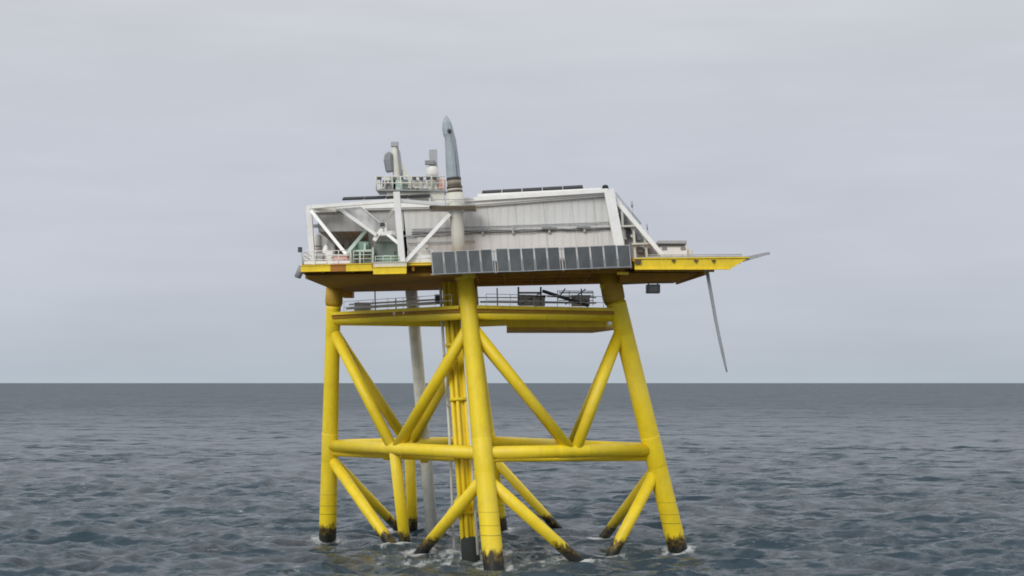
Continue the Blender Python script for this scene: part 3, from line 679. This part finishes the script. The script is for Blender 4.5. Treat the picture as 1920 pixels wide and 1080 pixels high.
for px, yt in ((1166, 395), (1187, 417), (1209, 442)):
    MB().bar(at(px + 4, 483, 130.8), at(px, yt, 130.8), .2, .2, (0, 1, 0)).build('post', 'offwhite', rs)
for y_, x0, x1 in ((425, 1160, 1192), (458, 1184, 1222)):
    MB().bar(at(x0, y_, 130.7), at(x1, y_ - 1, 130.7), .8, .14).build('landing', 'offwhite', rs)
g0, g1, g2, g3 = at(1160, 484, 131.9), at(1234, 482, 131.6), at(1230, 470, 131.6), at(1156, 385, 131.9)
MB().quad(g0, g1, g2, g3, .06).build('screen_panel', 'midgrey', rs)
for px, py, w, h, m in ((1163, 406, 5, 4, 'dark'), (1178, 436, 5, 9, 'dark'), (1165, 445, 4, 8, 'grey'), (1198, 445, 4, 5, 'grey'), (1200, 468, 6, 5, 'grey'), (1213, 472, 5, 6, 'grey'), (1186, 442, 4, 3, 'white'), (1172, 440, 3, 9, 'white')):
    a = at(px, py, 131.2); k = 131.2 / F
    MB().box(a.x - w * k, a.x + w * k, 131.2, 131.6, a.z - h * k, a.z + h * k, .03).build('fitting_box', m, rs)
cb = thing('control_cabin', at(1262, 480, 131), 'low white cabin with a grey flat roof on the right end of the deck', 'cabin')
a, c = at(1237, 481, 131), at(1289, 458, 131)
MB().box(a.x, c.x, 131, 133, a.z, c.z, .06).build('body', 'white', cb)
MB().box(a.x - .15, c.x - .1, 130.75, 133.2, c.z + .02, c.z + .34, .08).build('roof', 'midgrey', cb)
MB().box(a.x - .1, c.x - .25, 130.85, 133.1, c.z - .16, c.z + .02).build('eaves', 'dark', cb)
for px in (1246, 1281):
    p = at(px, 466, 130.98); MB().box(p.x - .22, p.x + .22, 130.94, 131.0, p.z - .13, p.z + .13, .01).build('window', 'grey', cb)
p = at(1291, 470, 131.3); MB().box(p.x - .3, p.x + .35, 131.3, 132.5, p.z - .55, p.z + .15, .05).build('side_box', 'offwhite', cb)
handrail('handrail', [V((11.6, 128.0, 26.62)), V((19.7, 128.0, 26.68))], 'low grey handrail along the right cantilever edge', .34, 'midgrey', 1.0, .035, (), plate=.24)
handrail('handrail', [V((13.2, 132.0, 26.5)), V((17.6, 132.0, 26.5))], 'thin white rail behind the cabin on the right deck', .5, 'white', 1.0, .03, (.25,))
def whip(px, py0, py1, Y, label, r):
    t = thing('whip_antenna', at(px + 4, py0, Y), label, 'antenna')
    MB().tube(at(px + 4, py0, Y), at(px, py1, Y), .02, n=6).build('mast', 'midgrey', t)
    MB().tube(at(px + .8, py1 + 12, Y), at(px, py1, Y), r, n=8).build('sleeve', 'midgrey', t)
whip(1184.5, 425, 377, 133, 'taller thin grey whip antenna rising behind the right stair', .09); whip(1213, 455, 419, 133, 'shorter thin whip antenna behind the lower part of the right stair', .06)
ub = thing('hanging_box', at(1225, 532, 138), 'grey box hanging under the right end of the deck', 'box')
a, c = at(1213, 549, 138), at(1238, 533, 138)
MB().box(a.x, c.x, 138, 139.3, a.z, c.z, .06).build('body', 'grey', ub)
for x in (a.x + .2, c.x - .2): MB().box(x - .05, x + .05, 138.4, 138.6, c.z, 25.95).build('hanger', 'dark', ub)
MB().box(a.x + .2, c.x - .2, 137.96, 138.0, a.z + .12, c.z - .12).build('door', 'midgrey', ub)
ho = thing('hanging_hose', at(1325, 507, 130), 'long thin grey hose hanging from the right end of the deck', 'hose')
pts = [(1325.5, 505, .15), (1328, 522, .15), (1334, 555, .145), (1341, 595, .14), (1348, 630, .135), (1355, 662, .13), (1360, 685, .10), (1363, 698, .05)]
MB().path([at(x, y, 129.5) for x, y, r in pts], [r for x, y, r in pts], 12).build('hose', 'rope', ho)
p = at(1325, 503.5, 129.5); MB().path([p + V((0, 0, .2)), p + V((0, 0, -.25))], [.28, .24], 12).build('coupling', 'midgrey', ho)

# ------------------------------------------------------------------ sea
def build_sea():
    rows = [45.0]
    while rows[-1] < 90000: rows.append(rows[-1] + max(.28, rows[-1] ** 2 / 44800 * .62))
    Yr = np.array(rows); R = len(Yr)
    s_in = np.linspace(-.40, .40, 460)
    s_out = .40 + (np.linspace(0, 1, 46)[1:] ** 1.5) * 1.3
    s = np.concatenate([-s_out[::-1], s_in, s_out]); C = len(s)
    X = Yr[:, None] * s[None, :]; Y = np.repeat(Yr[:, None], C, 1)
    dY = np.gradient(Yr)[:, None]; dX = Y * np.gradient(s)[None, :]
    Z = np.zeros_like(X); DX = np.zeros_like(X); DY = np.zeros_like(X)
    K = 96
    Ls = np.exp(np.linspace(math.log(.95), math.log(15), K)) * np.exp(rng.normal(0, .05, K))
    for L in Ls:
        th = rng.normal(.2, .72); k = 2 * PI / L
        kx, ky = k * math.sin(th), k * math.cos(th)
        slope = .061 * (1.0 if L < 3.6 else (3.6 / L) ** 1.0)
        a = slope / k; ph = rng.uniform(0, 2 * PI)
        fade = np.clip(1.25 - (np.abs(dY * ky) + np.abs(dX * kx)) / 2.2, 0, 1)
        arg = kx * X + ky * Y + ph
        # slow modulation so that groups of steeper waves and calmer patches appear
        mod = 1 + .7 * np.sin(kx * X * .083 + ky * Y * .061 + ph * 3) 
        A = a * fade * mod
        Z += A * np.cos(arg); sn = np.sin(arg)
        DX -= .75 * A * kx / k * sn; DY -= .75 * A * ky / k * sn
    foam = np.zeros_like(X)
    ends = [LEG[k]['w'] for k in LEG] + [at(738, 1027, 145), at(790, 1035, 141.3), at(1082, 1051, 134.5), at(1147, 1041, 138.7), T1, at(760, 1026, 145.5), at(752, 996, 161), at(1130, 1010, 153)]
    for e in ends:
        d2 = ((X - e.x) ** 2 + ((Y - e.y)) ** 2)
        foam = np.maximum(foam, np.exp(-d2 / 4.6))
    d2 = ((X + 4) / 13) ** 2 + ((Y - 136) / 12) ** 2
    foam = np.maximum(foam, .55 * np.exp(-d2))
    xs, ys = X + DX, Y + DY
    co_ = np.stack([xs, ys, Z], -1).reshape(-1, 3)
    idx = np.arange(R * C).reshape(R, C)
    fq = np.stack([idx[:-1, :-1], idx[:-1, 1:], idx[1:, 1:], idx[1:, :-1]], -1).reshape(-1, 4)
    me = bpy.data.meshes.new('sea'); nV, nF = len(co_), len(fq)
    me.vertices.add(nV); me.vertices.foreach_set('co', co_.astype(np.float32).ravel())
    me.loops.add(nF * 4); me.loops.foreach_set('vertex_index', fq.astype(np.int32).ravel())
    me.polygons.add(nF); me.polygons.foreach_set('loop_start', np.arange(0, nF * 4, 4, dtype=np.int32))
    me.polygons.foreach_set('use_smooth', np.ones(nF, dtype=bool))
    me.update(calc_edges=True)
    at_ = me.attributes.new('foam', 'FLOAT', 'POINT'); at_.data.foreach_set('value', foam.astype(np.float32).ravel())
    m, nt, b = new_mat('sea_water')
    b.inputs['IOR'].default_value = 1.33; b.inputs['Specular IOR Level'].default_value = .40; b.inputs['Specular Tint'].default_value = (.57, .84, 1, 1)
    g = N(nt, 'ShaderNodeNewGeometry').outputs['Position']
    big = noise(nt, .02, 4, .6, g)
    base = ramp(nt, big, .35, .7, (0.029, 0.046, 0.061, 1), (0.038, 0.055, 0.070, 1))
    fo = N(nt, 'ShaderNodeAttribute'); fo.attribute_name = 'foam'
    n1 = noise(nt, .9, 8, .72, g, (1, .6, 1))
    fm = ramp(nt, math_(nt, 'ADD', n1, math_(nt, 'MULTIPLY', fo.outputs['Fac'], .44)), .70, .86)
    base = mix(nt, math_(nt, 'MULTIPLY', fo.outputs['Fac'], .75, True), base, (0.085, 0.10, 0.095))
    cap = ramp(nt, math_(nt, 'MULTIPLY', noise(nt, .16, 3, .5, g, (.8, 1.5, 1)), noise(nt, 1.1, 7, .72, g, (.55, 1.3, 1))), .405, .455)
    fm = math_(nt, 'MAXIMUM', fm, cap)
    col = mix(nt, fm, base, (0.50, 0.52, 0.52))
    nt.links.new(col, b.inputs['Base Color'])
    dist = N(nt, 'ShaderNodeVectorMath', operation='DISTANCE'); nt.links.new(g, dist.inputs[0]); dist.inputs[1].default_value = (0, 140, 0)
    far = N(nt, 'ShaderNodeMapRange', interpolation_type='SMOOTHSTEP'); far.inputs[1].default_value = -200; far.inputs[2].default_value = 1100
    nt.links.new(dist.outputs['Value'], far.inputs[0]); far = far.outputs[0]        # waves too small to model become roughness far out
    rg = math_(nt, 'ADD', math_(nt, 'MULTIPLY', fm, .3), math_(nt, 'ADD', math_(nt, 'MULTIPLY', far, .25), .17)); nt.links.new(rg, b.inputs['Roughness'])
    gn = N(nt, 'ShaderNodeNewGeometry').outputs['Normal']; acc = gn
    for sc, am, st in ((.035, .9, (.5, 1.2, 1)), (.11, 1.1, (.6, 1.15, 1)), (.24, 1.9, (.5, 1.25, 1)), (.50, 1.5, (.6, 1.25, 1)), (1.6, 1.0, (.8, 1.15, 1)), (6.0, .7, (1, 1, 1))):   # capillary and wind chop as slope noise
        n = N(nt, 'ShaderNodeTexNoise'); n.inputs['Scale'].default_value = sc; n.inputs['Detail'].default_value = 3
        mp = N(nt, 'ShaderNodeMapping'); mp.inputs['Scale'].default_value = st; nt.links.new(g, mp.inputs['Vector']); nt.links.new(mp.outputs[0], n.inputs['Vector'])
        sb = N(nt, 'ShaderNodeVectorMath', operation='SUBTRACT'); nt.links.new(n.outputs['Color'], sb.inputs[0]); sb.inputs[1].default_value = (.5, .5, .5)
        ml = N(nt, 'ShaderNodeVectorMath', operation='MULTIPLY'); nt.links.new(sb.outputs[0], ml.inputs[0]); ml.inputs[1].default_value = (am, am * 1.3, 0)
        if sc > 1:
            fd = N(nt, 'ShaderNodeVectorMath', operation='SCALE'); nt.links.new(ml.outputs[0], fd.inputs[0])
            nt.links.new(math_(nt, 'SUBTRACT', 1.0, math_(nt, 'MULTIPLY', far, .8)), fd.inputs['Scale']); ml = fd
        ad = N(nt, 'ShaderNodeVectorMath', operation='ADD'); nt.links.new(acc, ad.inputs[0]); nt.links.new(ml.outputs[0], ad.inputs[1]); acc = ad.outputs[0]
    nz = N(nt, 'ShaderNodeVectorMath', operation='NORMALIZE'); nt.links.new(acc, nz.inputs[0])
    nt.links.new(nz.outputs[0], b.inputs['Normal'])
    me.materials.append(m)
    o = bpy.data.objects.new('sea', me); COL.objects.link(o)
    tag(o, 'choppy grey blue sea reaching to the horizon', None, None, 'structure')
build_sea()

# ------------------------------------------------------------------ light: overcast sky plus one soft sun
el, az = math.radians(30), math.radians(208)                          # azimuth measured from +Y towards +X
sd = V((math.sin(az) * math.cos(el), math.cos(az) * math.cos(el), math.sin(el)))
sun = bpy.data.lights.new('sun', 'SUN'); sun.energy = 1.5; sun.angle = math.radians(25); sun.color = (1, .97, .92)
so = bpy.data.objects.new('sun', sun); COL.objects.link(so); so.rotation_euler = (-sd).to_track_quat('-Z', 'Y').to_euler()
W = bpy.data.worlds.new('World'); S.world = W; W.use_nodes = True
nt = W.node_tree; bg = nt.nodes['Background']
sky = N(nt, 'ShaderNodeTexSky', sky_type='NISHITA'); sky.sun_disc = False; sky.sun_elevation = el; sky.sun_rotation = az
tc = N(nt, 'ShaderNodeTexCoord').outputs['Generated']
sp = N(nt, 'ShaderNodeSeparateXYZ'); nt.links.new(tc, sp.inputs[0])
r = N(nt, 'ShaderNodeValToRGB'); nt.links.new(sp.outputs[2], r.inputs['Fac'])
E = r.color_ramp.elements
stops = [(0.0, (.465, .535, .605)), (.02, (.475, .522, .600)), (.07, (.535, .562, .640)), (.15, (.572, .592, .658)), (.245, (.615, .628, .662)), (.5, (.95, .95, .97)), (1.0, (1.45, 1.45, 1.46))]
E[0].position = 0; E[0].color = (*stops[0][1], 1); E[1].position = 1; E[1].color = (*stops[-1][1], 1)
for p_, c_ in stops[1:-1]:
    e = E.new(p_); e.color = (*c_, 1)
cl = noise(nt, 2.6, 4, .5, tc, (1.0, 1.0, 2.6)); cl2 = noise(nt, 9, 4, .5, tc, (1, 1, 7))
amp = math_(nt, 'ADD', math_(nt, 'MULTIPLY', math_(nt, 'SUBTRACT', cl, .5), .32), math_(nt, 'MULTIPLY', math_(nt, 'SUBTRACT', cl2, .5), .12))
gain = math_(nt, 'MULTIPLY', math_(nt, 'ADD', amp, 1.0), 10.0)
vm = N(nt, 'ShaderNodeVectorMath', operation='SCALE'); nt.links.new(r.outputs[0], vm.inputs[0]); nt.links.new(gain, vm.inputs['Scale'])
cm = mix(nt, .93, sky.outputs[0], vm.outputs[0])
nt.links.new(cm, bg.inputs['Color']); bg.inputs['Strength'].default_value = .1

S.view_settings.view_transform = 'Standard'; S.view_settings.look = 'None'; S.view_settings.exposure = 0; S.view_settings.gamma = 1
S.cycles.use_denoising = True
S.cycles.filter_width = 1.8
S.cycles.max_bounces = 6
